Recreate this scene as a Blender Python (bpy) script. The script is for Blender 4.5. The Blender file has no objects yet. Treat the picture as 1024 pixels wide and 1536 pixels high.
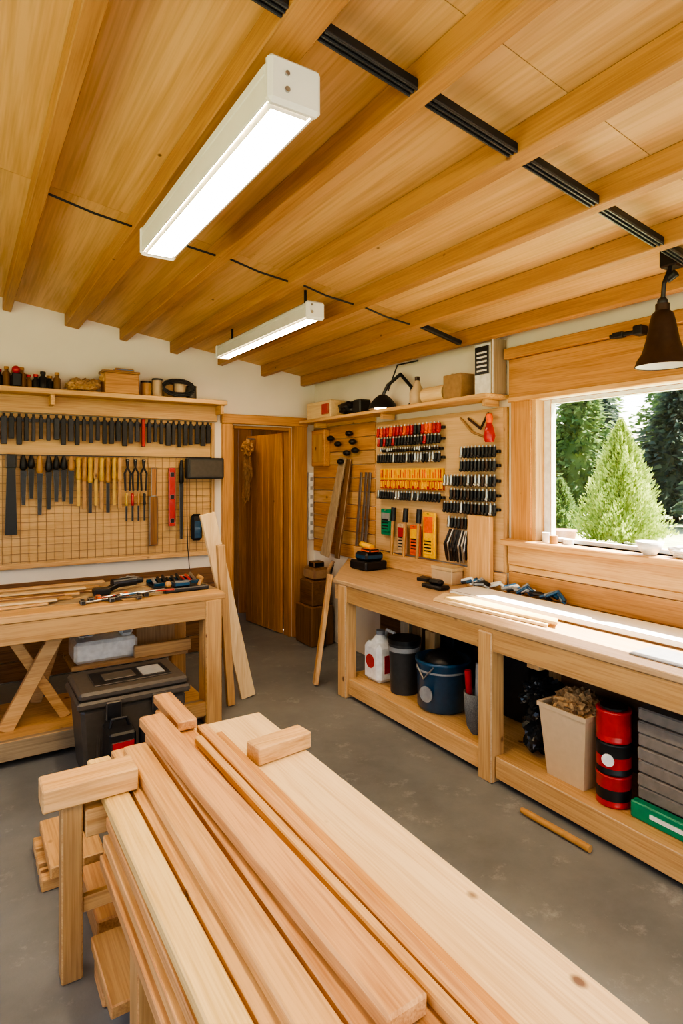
import bpy, bmesh, math, random
from mathutils import Vector, Matrix, Euler, noise
R=random.Random(7)
scn=bpy.context.scene
# ---------------------------------------------------------------- materials
def mat_new(name):
    m=bpy.data.materials.new(name); m.use_nodes=True
    nt=m.node_tree; b=nt.nodes['Principled BSDF']
    return m,nt,b
def plain(name,col,rough=.5,metal=0.,nscale=30,var=.12,bump=.0,coat=0,trans=0):
    m,nt,b=mat_new(name); N=nt.nodes; L=nt.links
    tc=N.new('ShaderNodeTexCoord'); no=N.new('ShaderNodeTexNoise'); no.inputs['Scale'].default_value=nscale; no.inputs['Detail'].default_value=4
    L.new(tc.outputs['Object'],no.inputs['Vector'])
    r=N.new('ShaderNodeValToRGB'); c=col
    r.color_ramp.elements[0].position=.3; r.color_ramp.elements[1].position=.7
    r.color_ramp.elements[0].color=(c[0]*(1-var),c[1]*(1-var),c[2]*(1-var),1)
    r.color_ramp.elements[1].color=(min(1,c[0]*(1+var)),min(1,c[1]*(1+var)),min(1,c[2]*(1+var)),1)
    L.new(no.outputs['Fac'],r.inputs['Fac']); L.new(r.outputs['Color'],b.inputs['Base Color'])
    b.inputs['Roughness'].default_value=rough; b.inputs['Metallic'].default_value=metal
    if coat: b.inputs['Coat Weight'].default_value=coat
    if bump:
        bp=N.new('ShaderNodeBump'); bp.inputs['Strength'].default_value=bump; bp.inputs['Distance'].default_value=.01
        L.new(no.outputs['Fac'],bp.inputs['Height']); L.new(bp.outputs['Normal'],b.inputs['Normal'])
    return m
def wood(name,c1,c2,axis='Y',scale=1.,knots=.05,rough=.5,var=.13,knotcol=(.14,.055,.022)):
    m,nt,b=mat_new(name); N=nt.nodes; L=nt.links
    tc=N.new('ShaderNodeTexCoord'); ge=N.new('ShaderNodeNewGeometry')
    mu=N.new('ShaderNodeVectorMath'); mu.operation='SCALE'; mu.inputs[0].default_value=(37,23,51)
    L.new(ge.outputs['Random Per Island'],mu.inputs['Scale'])
    ad=N.new('ShaderNodeVectorMath'); ad.operation='ADD'
    L.new(tc.outputs['Object'],ad.inputs[0]); L.new(mu.outputs[0],ad.inputs[1])
    mp=N.new('ShaderNodeMapping'); s=[13*scale]*3; s['XYZ'.index(axis)]=.9*scale; mp.inputs['Scale'].default_value=s
    L.new(ad.outputs[0],mp.inputs['Vector'])
    n1=N.new('ShaderNodeTexNoise'); n1.inputs['Scale'].default_value=1.4; n1.inputs['Detail'].default_value=6; n1.inputs['Distortion'].default_value=1.3
    L.new(mp.outputs[0],n1.inputs['Vector'])
    mp2=N.new('ShaderNodeMapping'); s=[100*scale]*3; s['XYZ'.index(axis)]=2.6*scale; mp2.inputs['Scale'].default_value=s
    L.new(ad.outputs[0],mp2.inputs['Vector'])
    n2=N.new('ShaderNodeTexNoise'); n2.inputs['Scale'].default_value=1.5; n2.inputs['Detail'].default_value=3
    L.new(mp2.outputs[0],n2.inputs['Vector'])
    mx=N.new('ShaderNodeMath'); mx.operation='MULTIPLY_ADD'; mx.inputs[1].default_value=.5
    L.new(n2.outputs['Fac'],mx.inputs[0])
    m3=N.new('ShaderNodeMath'); m3.operation='MULTIPLY'; m3.inputs[1].default_value=.5; L.new(n1.outputs['Fac'],m3.inputs[0]); L.new(m3.outputs[0],mx.inputs[2])
    r=N.new('ShaderNodeValToRGB'); r.color_ramp.elements[0].position=.36; r.color_ramp.elements[1].position=.58
    r.color_ramp.elements[0].color=(*c2,1); r.color_ramp.elements[1].color=(*c1,1)
    L.new(mx.outputs[0],r.inputs['Fac'])
    out=r.outputs['Color']
    if knots:
        v=N.new('ShaderNodeTexVoronoi'); v.inputs['Scale'].default_value=5.2
        mpk=N.new('ShaderNodeMapping'); s=[1,1,1]; s['XYZ'.index(axis)]=.7; mpk.inputs['Scale'].default_value=s
        L.new(ad.outputs[0],mpk.inputs['Vector']); L.new(mpk.outputs[0],v.inputs['Vector'])
        kr=N.new('ShaderNodeMapRange'); kr.inputs['From Min'].default_value=knots*.9; kr.inputs['From Max'].default_value=knots*1.8; kr.inputs['To Min'].default_value=.9; kr.inputs['To Max'].default_value=0
        L.new(v.outputs['Distance'],kr.inputs['Value'])
        mk=N.new('ShaderNodeMix'); mk.data_type='RGBA'; L.new(kr.outputs[0],mk.inputs['Factor']); L.new(out,mk.inputs['A']); mk.inputs['B'].default_value=(*knotcol,1)
        out=mk.outputs['Result']
    h=N.new('ShaderNodeHueSaturation')
    vr=N.new('ShaderNodeMapRange'); vr.inputs['To Min'].default_value=1-var; vr.inputs['To Max'].default_value=1+var
    L.new(ge.outputs['Random Per Island'],vr.inputs['Value']); L.new(vr.outputs[0],h.inputs['Value']); L.new(out,h.inputs['Color'])
    L.new(h.outputs['Color'],b.inputs['Base Color'])
    b.inputs['Roughness'].default_value=rough
    bp=N.new('ShaderNodeBump'); bp.inputs['Strength'].default_value=.14; bp.inputs['Distance'].default_value=.004
    L.new(n2.outputs['Fac'],bp.inputs['Height']); L.new(bp.outputs['Normal'],b.inputs['Normal'])
    return m
def emis(name,col,st):
    m,nt,b=mat_new(name); b.inputs['Emission Color'].default_value=(*col,1); b.inputs['Emission Strength'].default_value=st
    b.inputs['Base Color'].default_value=(*col,1); return m
def woods(n,*a,**k): return {ax:wood(n+'_'+ax.lower(),*a,axis=ax,**k) for ax in 'XYZ'}
PINE=woods('pine',(.70,.45,.215),(.51,.28,.11))
PALE=woods('pale_pine',(.79,.60,.35),(.66,.455,.235),knots=.05)
YEL=woods('yellow_pine',(.80,.60,.29),(.62,.41,.155),knots=.055)
FIR=woods('red_fir',(.66,.385,.18),(.45,.22,.085),knots=.05)
TRIM=woods('trim_cedar',(.60,.32,.12),(.41,.19,.06),knots=.03)
DOORW=woods('closet_cedar',(.40,.19,.065),(.25,.105,.035),knots=.02,var=.25)  # trim cedar darkened to paint in the closet's dimness; paddle shares it
BEN=woods('bench_fir',(.60,.37,.165),(.43,.24,.095))
BTOP=woods('bench_top_wood',(.56,.39,.235),(.43,.28,.15),knots=0)
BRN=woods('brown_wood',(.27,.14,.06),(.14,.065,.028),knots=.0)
GRYW=woods('weathered_wood',(.44,.335,.215),(.29,.21,.13),knots=.03)
CEIL=wood('ceiling_plywood',(.73,.47,.225),(.57,.335,.135),'Y',scale=.5,knots=.03,var=.07)
BEAM=wood('ceiling_beam_wood',(.48,.255,.10),(.36,.175,.065),'Y',knots=.03,var=.10)  # beam tone darkened to paint in the shadow along the sides
PANEL=wood('tool_panel_plywood',(.66,.46,.26),(.55,.36,.18),'Y',scale=.6,knots=0)
PEG=wood('pegboard_wood',(.70,.46,.22),(.59,.365,.155),'X',scale=.6,knots=0)
WALL=plain('painted_wall',(.86,.79,.68),.85,nscale=2.5,var=.03,bump=.03)
BLK=plain('black_plastic',(.014,.014,.016),.4)
DGR=plain('dark_steel',(.05,.05,.055),.38,.6)
RAILM=plain('rail_steel',(.10,.10,.105),.35,.5)  # lighter grey that paints highlight lines onto the black rail
STL=plain('steel',(.45,.45,.45),.3,.9)
WHT=plain('white_plastic',(.8,.8,.78),.4)
GRY=plain('grey_plastic',(.085,.072,.06),.42)
BKT=plain('charcoal_plastic',(.045,.047,.05),.42)
LGR=plain('light_grey_plastic',(.30,.31,.32),.4)
RED=plain('red_enamel',(.48,.010,.012),.3,coat=.4)
ORG=plain('orange_plastic',(.85,.13,.015),.4)
YLW=plain('yellow_plastic',(.95,.52,.015),.4)
BLU=plain('blue_enamel',(.005,.065,.15),.3,coat=.4)
BLU2=plain('light_blue_plastic',(.03,.20,.50),.4)
GRN=plain('green_plastic',(.01,.25,.13),.4)
BEI=plain('beige_plastic',(.60,.45,.29),.55,var=.04)
CARD=plain('cardboard',(.38,.23,.115),.8)
CHIP=plain('wood_shavings',(.40,.25,.12),.9,nscale=60,var=.5,bump=.5)
FELT=plain('grey_felt',(.15,.16,.17),.95,nscale=150,var=.35,bump=.4)
BAG=plain('black_bag',(.02,.022,.025),.22)
BRONZE=plain('bronze_metal',(.075,.05,.04),.38,.7)
OAK=plain('tool_handle_wood',(.48,.26,.09),.4)
TOOLY=plain('tool_handle_yellow',(.60,.38,.08),.4)
GRID=plain('grid_wire',(.32,.19,.09),.5)
PANELW=plain('white_panel',(.86,.82,.74),.5,nscale=4,var=.03)
SIDING=plain('siding_grey',(.22,.19,.165),.6)
TUBE=emis('fluorescent_diffuser',(1,.79,.51),21.)
BULB=emis('lamp_bulb',(1,.8,.5),14.)
BULB2=emis('closet_bulb',(1,.8,.5),55.)  # bulb added out of view to brighten the closet
GLOW=plain('fixture_white',(.76,.75,.73),.35,var=.03,nscale=8)
TERRA=plain('terracotta',(.5,.25,.16),.8)
def concrete():
    m,nt,b=mat_new('concrete_floor'); N=nt.nodes;L=nt.links
    tc=N.new('ShaderNodeTexCoord')
    n=N.new('ShaderNodeTexNoise'); n.inputs['Scale'].default_value=1.3; n.inputs['Detail'].default_value=9; n.inputs['Roughness'].default_value=.65; L.new(tc.outputs['Object'],n.inputs['Vector'])
    r=N.new('ShaderNodeValToRGB'); r.color_ramp.elements[0].position=.3; r.color_ramp.elements[1].position=.72
    r.color_ramp.elements[0].color=(.145,.153,.163,1); r.color_ramp.elements[1].color=(.255,.263,.27,1)
    L.new(n.outputs['Fac'],r.inputs['Fac'])
    n2=N.new('ShaderNodeTexNoise'); n2.inputs['Scale'].default_value=5; n2.inputs['Detail'].default_value=12; n2.inputs['Roughness'].default_value=.78; L.new(tc.outputs['Object'],n2.inputs['Vector'])
    r2=N.new('ShaderNodeMapRange'); r2.inputs['From Min'].default_value=.56; r2.inputs['From Max'].default_value=.70; r2.inputs['To Max'].default_value=.6; L.new(n2.outputs['Fac'],r2.inputs['Value'])
    mk=N.new('ShaderNodeMix'); mk.data_type='RGBA'; L.new(r2.outputs[0],mk.inputs['Factor']); L.new(r.outputs['Color'],mk.inputs['A']); mk.inputs['B'].default_value=(.42,.42,.42,1)
    n3=N.new('ShaderNodeTexNoise'); n3.inputs['Scale'].default_value=120; n3.inputs['Detail'].default_value=2; L.new(tc.outputs['Object'],n3.inputs['Vector'])
    L.new(mk.outputs['Result'],b.inputs['Base Color']); b.inputs['Roughness'].default_value=.5
    bp=N.new('ShaderNodeBump'); bp.inputs['Strength'].default_value=.15; bp.inputs['Distance'].default_value=.004; L.new(n3.outputs['Fac'],bp.inputs['Height']); L.new(bp.outputs['Normal'],b.inputs['Normal'])
    return m
CONC=concrete()
def foliage(name,c1,c2):
    m,nt,b=mat_new(name); N=nt.nodes;L=nt.links
    ge=N.new('ShaderNodeNewGeometry'); r=N.new('ShaderNodeValToRGB')
    r.color_ramp.elements[0].color=(*c2,1); r.color_ramp.elements[1].color=(*c1,1)
    L.new(ge.outputs['Random Per Island'],r.inputs['Fac']); L.new(r.outputs['Color'],b.inputs['Base Color'])
    b.inputs['Roughness'].default_value=.8
    t=N.new('ShaderNodeBsdfTranslucent'); L.new(r.outputs['Color'],t.inputs['Color'])
    mx=N.new('ShaderNodeMixShader'); mx.inputs[0].default_value=.35
    o=N['Material Output']; L.new(b.outputs[0],mx.inputs[1]); L.new(t.outputs[0],mx.inputs[2]); L.new(mx.outputs[0],o.inputs['Surface'])
    return m
FOL1=foliage('bright_foliage',(.52,.60,.16),(.26,.36,.08))
FOL2=foliage('dark_foliage',(.12,.17,.11),(.045,.07,.055))
FOL3=foliage('mid_foliage',(.26,.36,.12),(.10,.17,.06))
GRASS=plain('grass',(.36,.40,.20),.9,nscale=3,var=.3)
BARK=plain('bark',(.10,.07,.05),.9)
def glassmat():
    m,nt,b=mat_new('window_glass'); N=nt.nodes;L=nt.links
    t=N.new('ShaderNodeBsdfTransparent'); g=N.new('ShaderNodeBsdfGlossy'); g.inputs['Roughness'].default_value=.02
    mx=N.new('ShaderNodeMixShader'); mx.inputs[0].default_value=.04
    L.new(t.outputs[0],mx.inputs[1]); L.new(g.outputs[0],mx.inputs[2]); L.new(mx.outputs[0],N['Material Output'].inputs['Surface']); return m
GLASS=glassmat()
# ---------------------------------------------------------------- builder
class B:
    def __init__(s,name): s.n=name; s.bm=bmesh.new(); s.m=[]
    def mi(s,m):
        if m not in s.m: s.m.append(m)
        return s.m.index(m)
    def hexa(s,vs,mat,bev=.0):
        v=[s.bm.verts.new(p) for p in vs]
        F=[(0,3,2,1),(4,5,6,7),(0,1,5,4),(1,2,6,5),(2,3,7,6),(3,0,4,7)]
        fs=[s.bm.faces.new([v[i] for i in f]) for f in F]; k=s.mi(mat)
        for f in fs: f.material_index=k
        if bev:
            es=list({e for f in fs for e in f.edges})
            bmesh.ops.bevel(s.bm,geom=es,offset=bev,segments=1,affect='EDGES',profile=.5)
    def box(s,x0,x1,y0,y1,z0,z1,mat,bev=.003,rot=None,piv=None):
        vs=[Vector(p) for p in [(x0,y0,z0),(x1,y0,z0),(x1,y1,z0),(x0,y1,z0),(x0,y0,z1),(x1,y0,z1),(x1,y1,z1),(x0,y1,z1)]]
        if rot:
            c=Vector(piv) if piv else Vector(((x0+x1)/2,(y0+y1)/2,(z0+z1)/2)); M=Euler(rot).to_matrix()
            vs=[c+M@(v-c) for v in vs]
        s.hexa(vs,mat,bev)
    def beam(s,p0,p1,w,t,mat,up=(0,0,1),bev=.003,w1=None,t1=None):
        p0=Vector(p0);p1=Vector(p1);d=(p1-p0).normalized();u=Vector(up)
        if abs(d.dot(u))>.98:u=Vector((1,0,0))
        a=d.cross(u).normalized(); b=a.cross(d).normalized(); w1=w if w1 is None else w1; t1=t if t1 is None else t1
        q=lambda p,w,t:[p-a*w/2-b*t/2,p+a*w/2-b*t/2,p+a*w/2+b*t/2,p-a*w/2+b*t/2]
        s.hexa(q(p0,w,t)+q(p1,w1,t1),mat,bev)
    def prism(s,pts,z0,z1,mat,bev=.003):
        lo=[s.bm.verts.new((x,y,z0)) for x,y in pts]; hi=[s.bm.verts.new((x,y,z1)) for x,y in pts]; n=len(pts)
        fs=[s.bm.faces.new(lo[::-1]),s.bm.faces.new(hi)]+[s.bm.faces.new([lo[i],lo[(i+1)%n],hi[(i+1)%n],hi[i]]) for i in range(n)]
        k=s.mi(mat)
        for f in fs:f.material_index=k
        if bev: bmesh.ops.bevel(s.bm,geom=list({e for f in fs for e in f.edges}),offset=bev,segments=1,affect='EDGES')
    def lathe(s,o,prof,mat,d=(0,0,1),n=20,sx=1.,sy=1.,cap=True):
        o=Vector(o);d=Vector(d).normalized();q=Vector((0,0,1)).rotation_difference(d);k=s.mi(mat)
        rings=[[s.bm.verts.new(o+q@Vector((r*sx*math.cos(2*math.pi*i/n),r*sy*math.sin(2*math.pi*i/n),z))) for i in range(n)] for r,z in prof]
        for a,b in zip(rings,rings[1:]):
            for i in range(n):
                f=s.bm.faces.new([a[i],a[(i+1)%n],b[(i+1)%n],b[i]]); f.material_index=k; f.smooth=True
        if cap:
            for ring,rev in ((rings[0],True),(rings[-1],False)):
                vs=[s.bm.verts.new(v.co) for v in ring]
                f=s.bm.faces.new(vs[::-1] if rev else vs); f.material_index=k
    def cyl(s,p0,p1,r,mat,r1=None,n=14):
        p0=Vector(p0);p1=Vector(p1); s.lathe(p0,[(r,0),(r if r1 is None else r1,(p1-p0).length)],mat,p1-p0,n)
    def ball(s,c,r,mat,sx=1,sy=1,sz=1,n=12):
        s.lathe(c,[(max(.0005,r*math.sin(math.pi*i/8)),-r*sz*math.cos(math.pi*i/8)) for i in range(9)],mat,n=n,sx=sx,sy=sy)
    def tube(s,pts,r,mat,n=8):
        for a,b in zip(pts,pts[1:]): s.cyl(a,b,r,mat,n=n)
        for p in pts[1:-1]: s.ball(p,r,mat,n=n)
    def crumple(s,c,sc,mat,seed=0,amp=.25,sub=4,fr=2.5):
        r=bmesh.ops.create_icosphere(s.bm,subdivisions=sub,radius=1.); k=s.mi(mat); c=Vector(c)
        for v in r['verts']:
            p=v.co.copy(); a=noise.noise(p*fr+Vector((seed*7.1,3,1))); b=abs(noise.noise(p*fr*2.4+Vector((1,seed*3.3,9))))
            p*=1+amp*a-amp*1.1*b
            v.co=c+Vector((p.x*sc[0],p.y*sc[1],p.z*sc[2]))
        for f in {f for v in r['verts'] for f in v.link_faces}: f.material_index=k; f.smooth=False
    def done(s):
        me=bpy.data.meshes.new(s.n); bmesh.ops.recalc_face_normals(s.bm,faces=s.bm.faces[:]); s.bm.to_mesh(me); s.bm.free()
        for m in s.m: me.materials.append(m)
        o=bpy.data.objects.new(s.n,me); scn.collection.objects.link(o); return o
# ---------------------------------------------------------------- dimensions
XR=3.10; YB=5.39; XL=-1.9; YF=-1.8; H=1.65
cz=lambda x: 2.616+.146*(XR-x)
b=B('floor'); b.box(XL-.2,XR+.2,YF-.2,YB+1.8,-.12,0,CONC,0); b.done()
b=B('ceiling')
x0,x1=XL-.15,XR+.15
ys=[YF-.1,-.5,1.2,3.15,YB+.1]
for ya,yb in zip(ys,ys[1:]):
    xs=[x0]+[-1.01+.44*i*2 for i in range(0,5)]+[x1]
    for xa,xb in zip(xs,xs[1:]):
        xa2=xa+.0015; xb2=xb-.0015
        b.hexa([(xa2,ya+.0015,cz(xa2)),(xb2,ya+.0015,cz(xb2)),(xb2,yb-.0015,cz(xb2)),(xa2,yb-.0015,cz(xa2)),
                (xa2,ya+.0015,cz(xa2)+.02),(xb2,ya+.0015,cz(xb2)+.02),(xb2,yb-.0015,cz(xb2)+.02),(xa2,yb-.0015,cz(xa2)+.02)],CEIL,0)
b.hexa([(x0,YF-.1,cz(x0)+.021),(x1,YF-.1,cz(x1)+.021),(x1,YB+.1,cz(x1)+.021),(x0,YB+.1,cz(x0)+.021),
        (x0,YF-.1,cz(x0)+.1),(x1,YF-.1,cz(x1)+.1),(x1,YB+.1,cz(x1)+.1),(x0,YB+.1,cz(x0)+.1)],BRN['Y'],0)
b.done()
def slopebox(b,xa,xb,ya,yb,dz0,dz1,mat,bev=.004):
    b.hexa([(xa,ya,cz(xa)+dz0),(xb,ya,cz(xb)+dz0),(xb,yb,cz(xb)+dz0),(xa,yb,cz(xa)+dz0),(xa,ya,cz(xa)+dz1),(xb,ya,cz(xb)+dz1),(xb,yb,cz(xb)+dz1),(xa,yb,cz(xa)+dz1)],mat,bev)
beams=[(-1.45,.08),(-1.01,.08),(-.57,.08),(-.13,.08),(.31,.06),(.78,.11),(1.19,.06),(1.63,.07),(2.07,.05),(2.51,.045),(2.95,.045)]
BD=.10
for xc,w in beams:
    b=B('ceiling_beam'); slopebox(b,xc-w/2,xc+w/2,YF,YB-.002,-BD,-.001,BEAM); b.done()
b=B('ceiling_rail')
for (xa,wa),(xb,wb) in zip(beams[4:],beams[5:]):
    u,v=xa+wa/2+.001,xb-wb/2-.001
    slopebox(b,u,v,1.395,1.44,-.092,-.066,BLK,.001)
    for yy in (1.396,1.414,1.432): slopebox(b,u,v,yy,yy+.007,-.099,-.092,RAILM,.001)  # ribs in lighter grey, as painted highlights
b.done()
b=B('electrical_cable')
for (xa,wa),(xb,wb) in zip(beams[4:],beams[5:]):
    b.tube([(xa+wa/2+.003,3.08,cz(xa)-.075),((xa+xb)/2,3.08,cz((xa+xb)/2)-.085),(xb-wb/2-.003,3.08,cz(xb)-.075)],.006,BLK,6)
b.beam((2.60,3.08,cz(2.6)-.06),(2.88,3.02,cz(2.88)-.11),.035,.03,BLK)
b.done()
# walls
b=B('wall_back'); T=.12
def wallb(xa,xb,z0,z1): b.hexa([(xa,YB,z0),(xb,YB,z0),(xb,YB+T,z0),(xa,YB+T,z0),(xa,YB,z1 if z1 else cz(xa)),(xb,YB,z1 if z1 else cz(xb)),(xb,YB+T,z1 if z1 else cz(xb)),(xa,YB+T,z1 if z1 else cz(xa))],WALL,0)
DX0,DX1,DZ=2.18,2.83,2.11
wallb(XL-.1,DX0,0,None); wallb(DX1,XR+.1,0,None); wallb(DX0,DX1,DZ,None); b.done()
WY0,WY1,WZ0,WZ1=.75,2.56,1.22,2.117
b=B('wall_right')
b.box(XR,XR+T,WY1,YB,0,cz(XR),WALL,0); b.box(XR,XR+T,YF,WY0,0,cz(XR),WALL,0)
b.box(XR,XR+T,WY0,WY1,0,WZ0,WALL,0); b.box(XR,XR+T,WY0,WY1,WZ1,cz(XR),WALL,0); b.done()
b=B('wall_left')  # with unseen windows added to let in more daylight
b.box(XL-T,XL,YF,YB,0,.95,WALL,0); b.box(XL-T,XL,YF,YB,2.45,cz(XL),WALL,0)
for ya,yb in ((YF,-1.3),(.9,1.5),(3.9,YB)): b.box(XL-T,XL,ya,yb,.95,2.45,WALL,0)
b.done()
for n_,(ya,yb) in enumerate(((-1.3,.9),(1.5,3.9))):  # out-of-view windows, added for the sky light they let in
    b=B('window_%d'%(n_+2)); xa,xb=XL-.08,XL-.03
    b.box(xa,xb,ya,ya+.05,.95,2.45,WHT); b.box(xa,xb,yb-.05,yb,.95,2.45,WHT); b.box(xa,xb,ya+.05,yb-.05,.95,1.0,WHT); b.box(xa,xb,ya+.05,yb-.05,2.40,2.45,WHT); b.box(xa,xb,(ya+yb)/2-.02,(ya+yb)/2+.02,1.0,2.4,WHT)
    b.box(XL+.001,XL+.03,ya-.09,ya,.86,2.54,TRIM['Z']); b.box(XL+.001,XL+.03,yb,yb+.09,.86,2.54,TRIM['Z']); b.box(XL+.001,XL+.03,ya,yb,2.45,2.54,TRIM['Y']); b.box(XL+.001,XL+.05,ya,yb,.86,.95,TRIM['Y']); b.done()
b=B('wall_front')  # wide garage opening behind the photographer
b.box(XL,-1.3,YF-T,YF,0,2.3,WALL,0); b.box(2.5,XR,YF-T,YF,0,2.3,WALL,0)
b.hexa([(XL,YF-T,2.3),(XR,YF-T,2.3),(XR,YF,2.3),(XL,YF,2.3),(XL,YF-T,cz(XL)),(XR,YF-T,cz(XR)),(XR,YF,cz(XR)),(XL,YF,cz(XL))],WALL,0); b.done()
b=B('trim_wainscot')
for i in range(5):
    b.box(XL+.01,2.07,YB-.02,YB-.001,.01+i*.155,.01+i*.155+.15,BRN['X'])
b.done()
b=B('trim_planks')
for i in range(11):
    z=.86+i*.125
    b.box(XR-.02,XR-.001,4.30,YB-.01,z,z+.12,(TRIM,PINE,TRIM)[i%3]['Y'])
b.done()
b=B('trim_sill_planks')
for i,(z0,z1) in enumerate([(.70,.86),(.865,1.00),(1.005,1.045)]):
    b.box(XR-.025,XR-.001,.3,2.77,z0,z1,(PINE,TRIM,PINE)[i]['Y'])
b.done()
b=B('window_1')
b.box(XR-.045,XR-.001,.60,2.755,2.12,2.40,TRIM['Y'],.006)
b.box(XR-.075,XR-.001,.58,2.77,2.40,2.47,TRIM['Y'],.004)
b.box(XR-.055,XR-.001,.60,2.755,2.117,2.15,PINE['Y'],.004)
b.box(XR-.04,XR-.001,2.575,2.74,1.20,2.12,TRIM['Z'],.005)
b.box(XR-.03,XR+.11,2.545,2.58,1.22,2.12,PINE['Z'],.003)
b.box(XR-.05,XR-.001,.62,2.76,1.05,1.18,PINE['Y'],.005)
b.box(XR-.11,XR+.11,.62,2.77,1.18,1.22,PINE['Y'],.006)
fx0,fx1=XR+.05,XR+.10
b.box(fx0,fx1,2.49,2.545,1.22,2.117,WHT); b.box(fx0,fx1,.75,.80,1.22,2.117,WHT)
b.box(fx0,fx1,.80,2.49,1.22,1.245,WHT); b.box(fx0,fx1,.80,2.49,2.09,2.117,WHT)
b.box(XR+.07,XR+.076,.80,2.49,1.245,2.09,GLASS,0)
b.done()
# door
b=B('door_1')
b.box(DX0-.10,DX0,YB-.05,YB-.001,0,2.12,TRIM['Z'],.005); b.box(DX1,DX1+.15,YB-.06,YB-.001,0,2.12,TRIM['Z'],.005)
b.box(DX0-.11,DX1+.155,YB-.065,YB-.001,2.12,2.21,TRIM['X'],.005)
b.box(DX0+.001,DX0+.03,YB+.001,YB+T,0,DZ-.001,TRIM['Z']); b.box(DX1-.03,DX1-.001,YB+.001,YB+T,0,DZ-.001,TRIM['Z']); b.box(DX0+.031,DX1-.031,YB+.001,YB+T,DZ-.03,DZ-.001,TRIM['X'])
b.done()
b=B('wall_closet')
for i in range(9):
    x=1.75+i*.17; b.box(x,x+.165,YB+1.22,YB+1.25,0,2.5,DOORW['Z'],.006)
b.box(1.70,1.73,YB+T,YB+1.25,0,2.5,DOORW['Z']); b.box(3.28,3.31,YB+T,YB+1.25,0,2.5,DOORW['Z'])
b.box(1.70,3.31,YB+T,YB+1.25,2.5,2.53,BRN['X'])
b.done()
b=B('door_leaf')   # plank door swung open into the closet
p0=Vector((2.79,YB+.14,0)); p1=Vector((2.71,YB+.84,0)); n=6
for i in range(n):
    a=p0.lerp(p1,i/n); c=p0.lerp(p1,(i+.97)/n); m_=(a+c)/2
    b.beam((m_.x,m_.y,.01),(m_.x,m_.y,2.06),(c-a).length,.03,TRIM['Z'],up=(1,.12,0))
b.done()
b=B('hanging_apron')
ax,ay=2.615,YB+.62
b.crumple((ax,ay,1.92),(.06,.10,.09),BEN['Z'],3,.4); b.crumple((ax,ay,1.70),(.045,.09,.15),CARD,5,.4); b.crumple((ax,ay,1.48),(.03,.04,.14),CARD,8,.4); b.crumple((ax,ay+.07,1.42),(.03,.03,.12),OAK,9,.4)
b.cyl((ax,ay,2.02),(ax+.09,ay,2.02),.012,STL); b.cyl((ax,ay,1.9),(ax,ay,2.02),.008,CARD); b.done()
b=B('closet_lamp'); b.ball((2.30,YB+.50,2.42),.035,BULB2); b.cyl((2.30,YB+.50,2.45),(2.30,YB+.50,2.499),.03,WHT); b.done()  # unseen lamp added to light the closet interior
b=B('power_strip')
b.box(3.01,3.07,YB-.035,YB-.001,.97,1.66,WHT,.006)
for i in range(7): b.box(3.025,3.055,YB-.039,YB-.034,1.03+i*.09,1.07+i*.09,LGR,.001)
b.done()
# fluorescent fixtures: seen pair, then unseen extras added for fill light
def fixture(xc,y0,y1,zb,stems,w=.065,h=.12):
    b=B('fluorescent_light')
    b.box(xc-w,xc+w,y0,y1,zb+h*.6,zb+h-.004,GLOW,.012)
    b.box(xc-w,xc-w+.008,y0,y1,zb+.012,zb+h*.65,GLOW,.002); b.box(xc+w-.008,xc+w,y0,y1,zb+.012,zb+h*.65,GLOW,.002)
    b.box(xc-w-.004,xc+w+.004,y0-.035,y0,zb,zb+h,GLOW,.012); b.box(xc-w-.004,xc+w+.004,y1,y1+.03,zb,zb+h,GLOW,.012)
    b.box(xc-w+.012,xc+w-.012,y0+.002,y1-.002,zb+.004,zb+.05,TUBE,.012)
    b.cyl((xc-.03,y0-.036,zb+.04),(xc-.03,y0-.042,zb+.04),.008,STL); b.cyl((xc-.03,y0-.036,zb+.085),(xc-.03,y0-.042,zb+.085),.007,STL)
    for ys_ in stems:
        b.cyl((xc,ys_,zb+h-.01),(xc,ys_,cz(xc)-.003 if abs(xc-.8)>.08 else cz(xc)-BD-.002),.009,BLK)
    b.done()
fixture(.80,1.53,2.88,2.68,(1.62,2.7),.08,.135)
fixture(1.83,3.20,4.68,2.59,(3.3,4.5),.06,.11)
fixture(.80,-1.3,.1,2.68,(-1.1,-.2))  # from here on: unseen extra fixtures added to brighten the room
fixture(2.29,-.9,.5,2.5,(-.7,.3))
fixture(-.9,1.6,3.0,2.9,(1.7,2.9))
fixture(-.9,-1.2,.2,2.9,(-1.0,.1))
b=B('pendant_lamp'); px,py=2.66,1.50
b.lathe((px,py,2.13),[(.115,0),(.105,.03),(.085,.06),(.068,.12),(.055,.19),(.045,.235),(.03,.25)],BRONZE,n=32,cap=False)
b.lathe((px,py,2.133),[(.11,0),(.10,.03),(.08,.06),(.063,.12),(.05,.19),(.04,.23)],GLOW,n=32,cap=False)
b.cyl((px,py,2.375),(px,py,2.41),.03,BRONZE); b.ball((px,py,2.42),.022,DGR)
b.tube([(px,py,2.42),(px-.005,py-.01,2.50),(px+.02,py-.02,2.56),(px+.05,py-.01,2.60)],.010,DGR)
b.box(px+.02,px+.10,py-.05,py+.03,2.58,2.665,BLK,.008)
b.cyl((px+.02,py-.01,2.52),(px+.02,py-.05,2.54),.018,BLK); b.ball((px,py,2.2),.035,GLOW); b.done()
b=B('clamp_bracket'); b.box(2.98,3.02,1.9,1.96,2.38,2.41,BLK,.004); b.cyl((3.0,1.82,2.395),(3.0,1.98,2.395),.012,BLK); b.box(2.96,3.024,1.78,1.83,2.37,2.42,BLK,.005); b.done()
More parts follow.
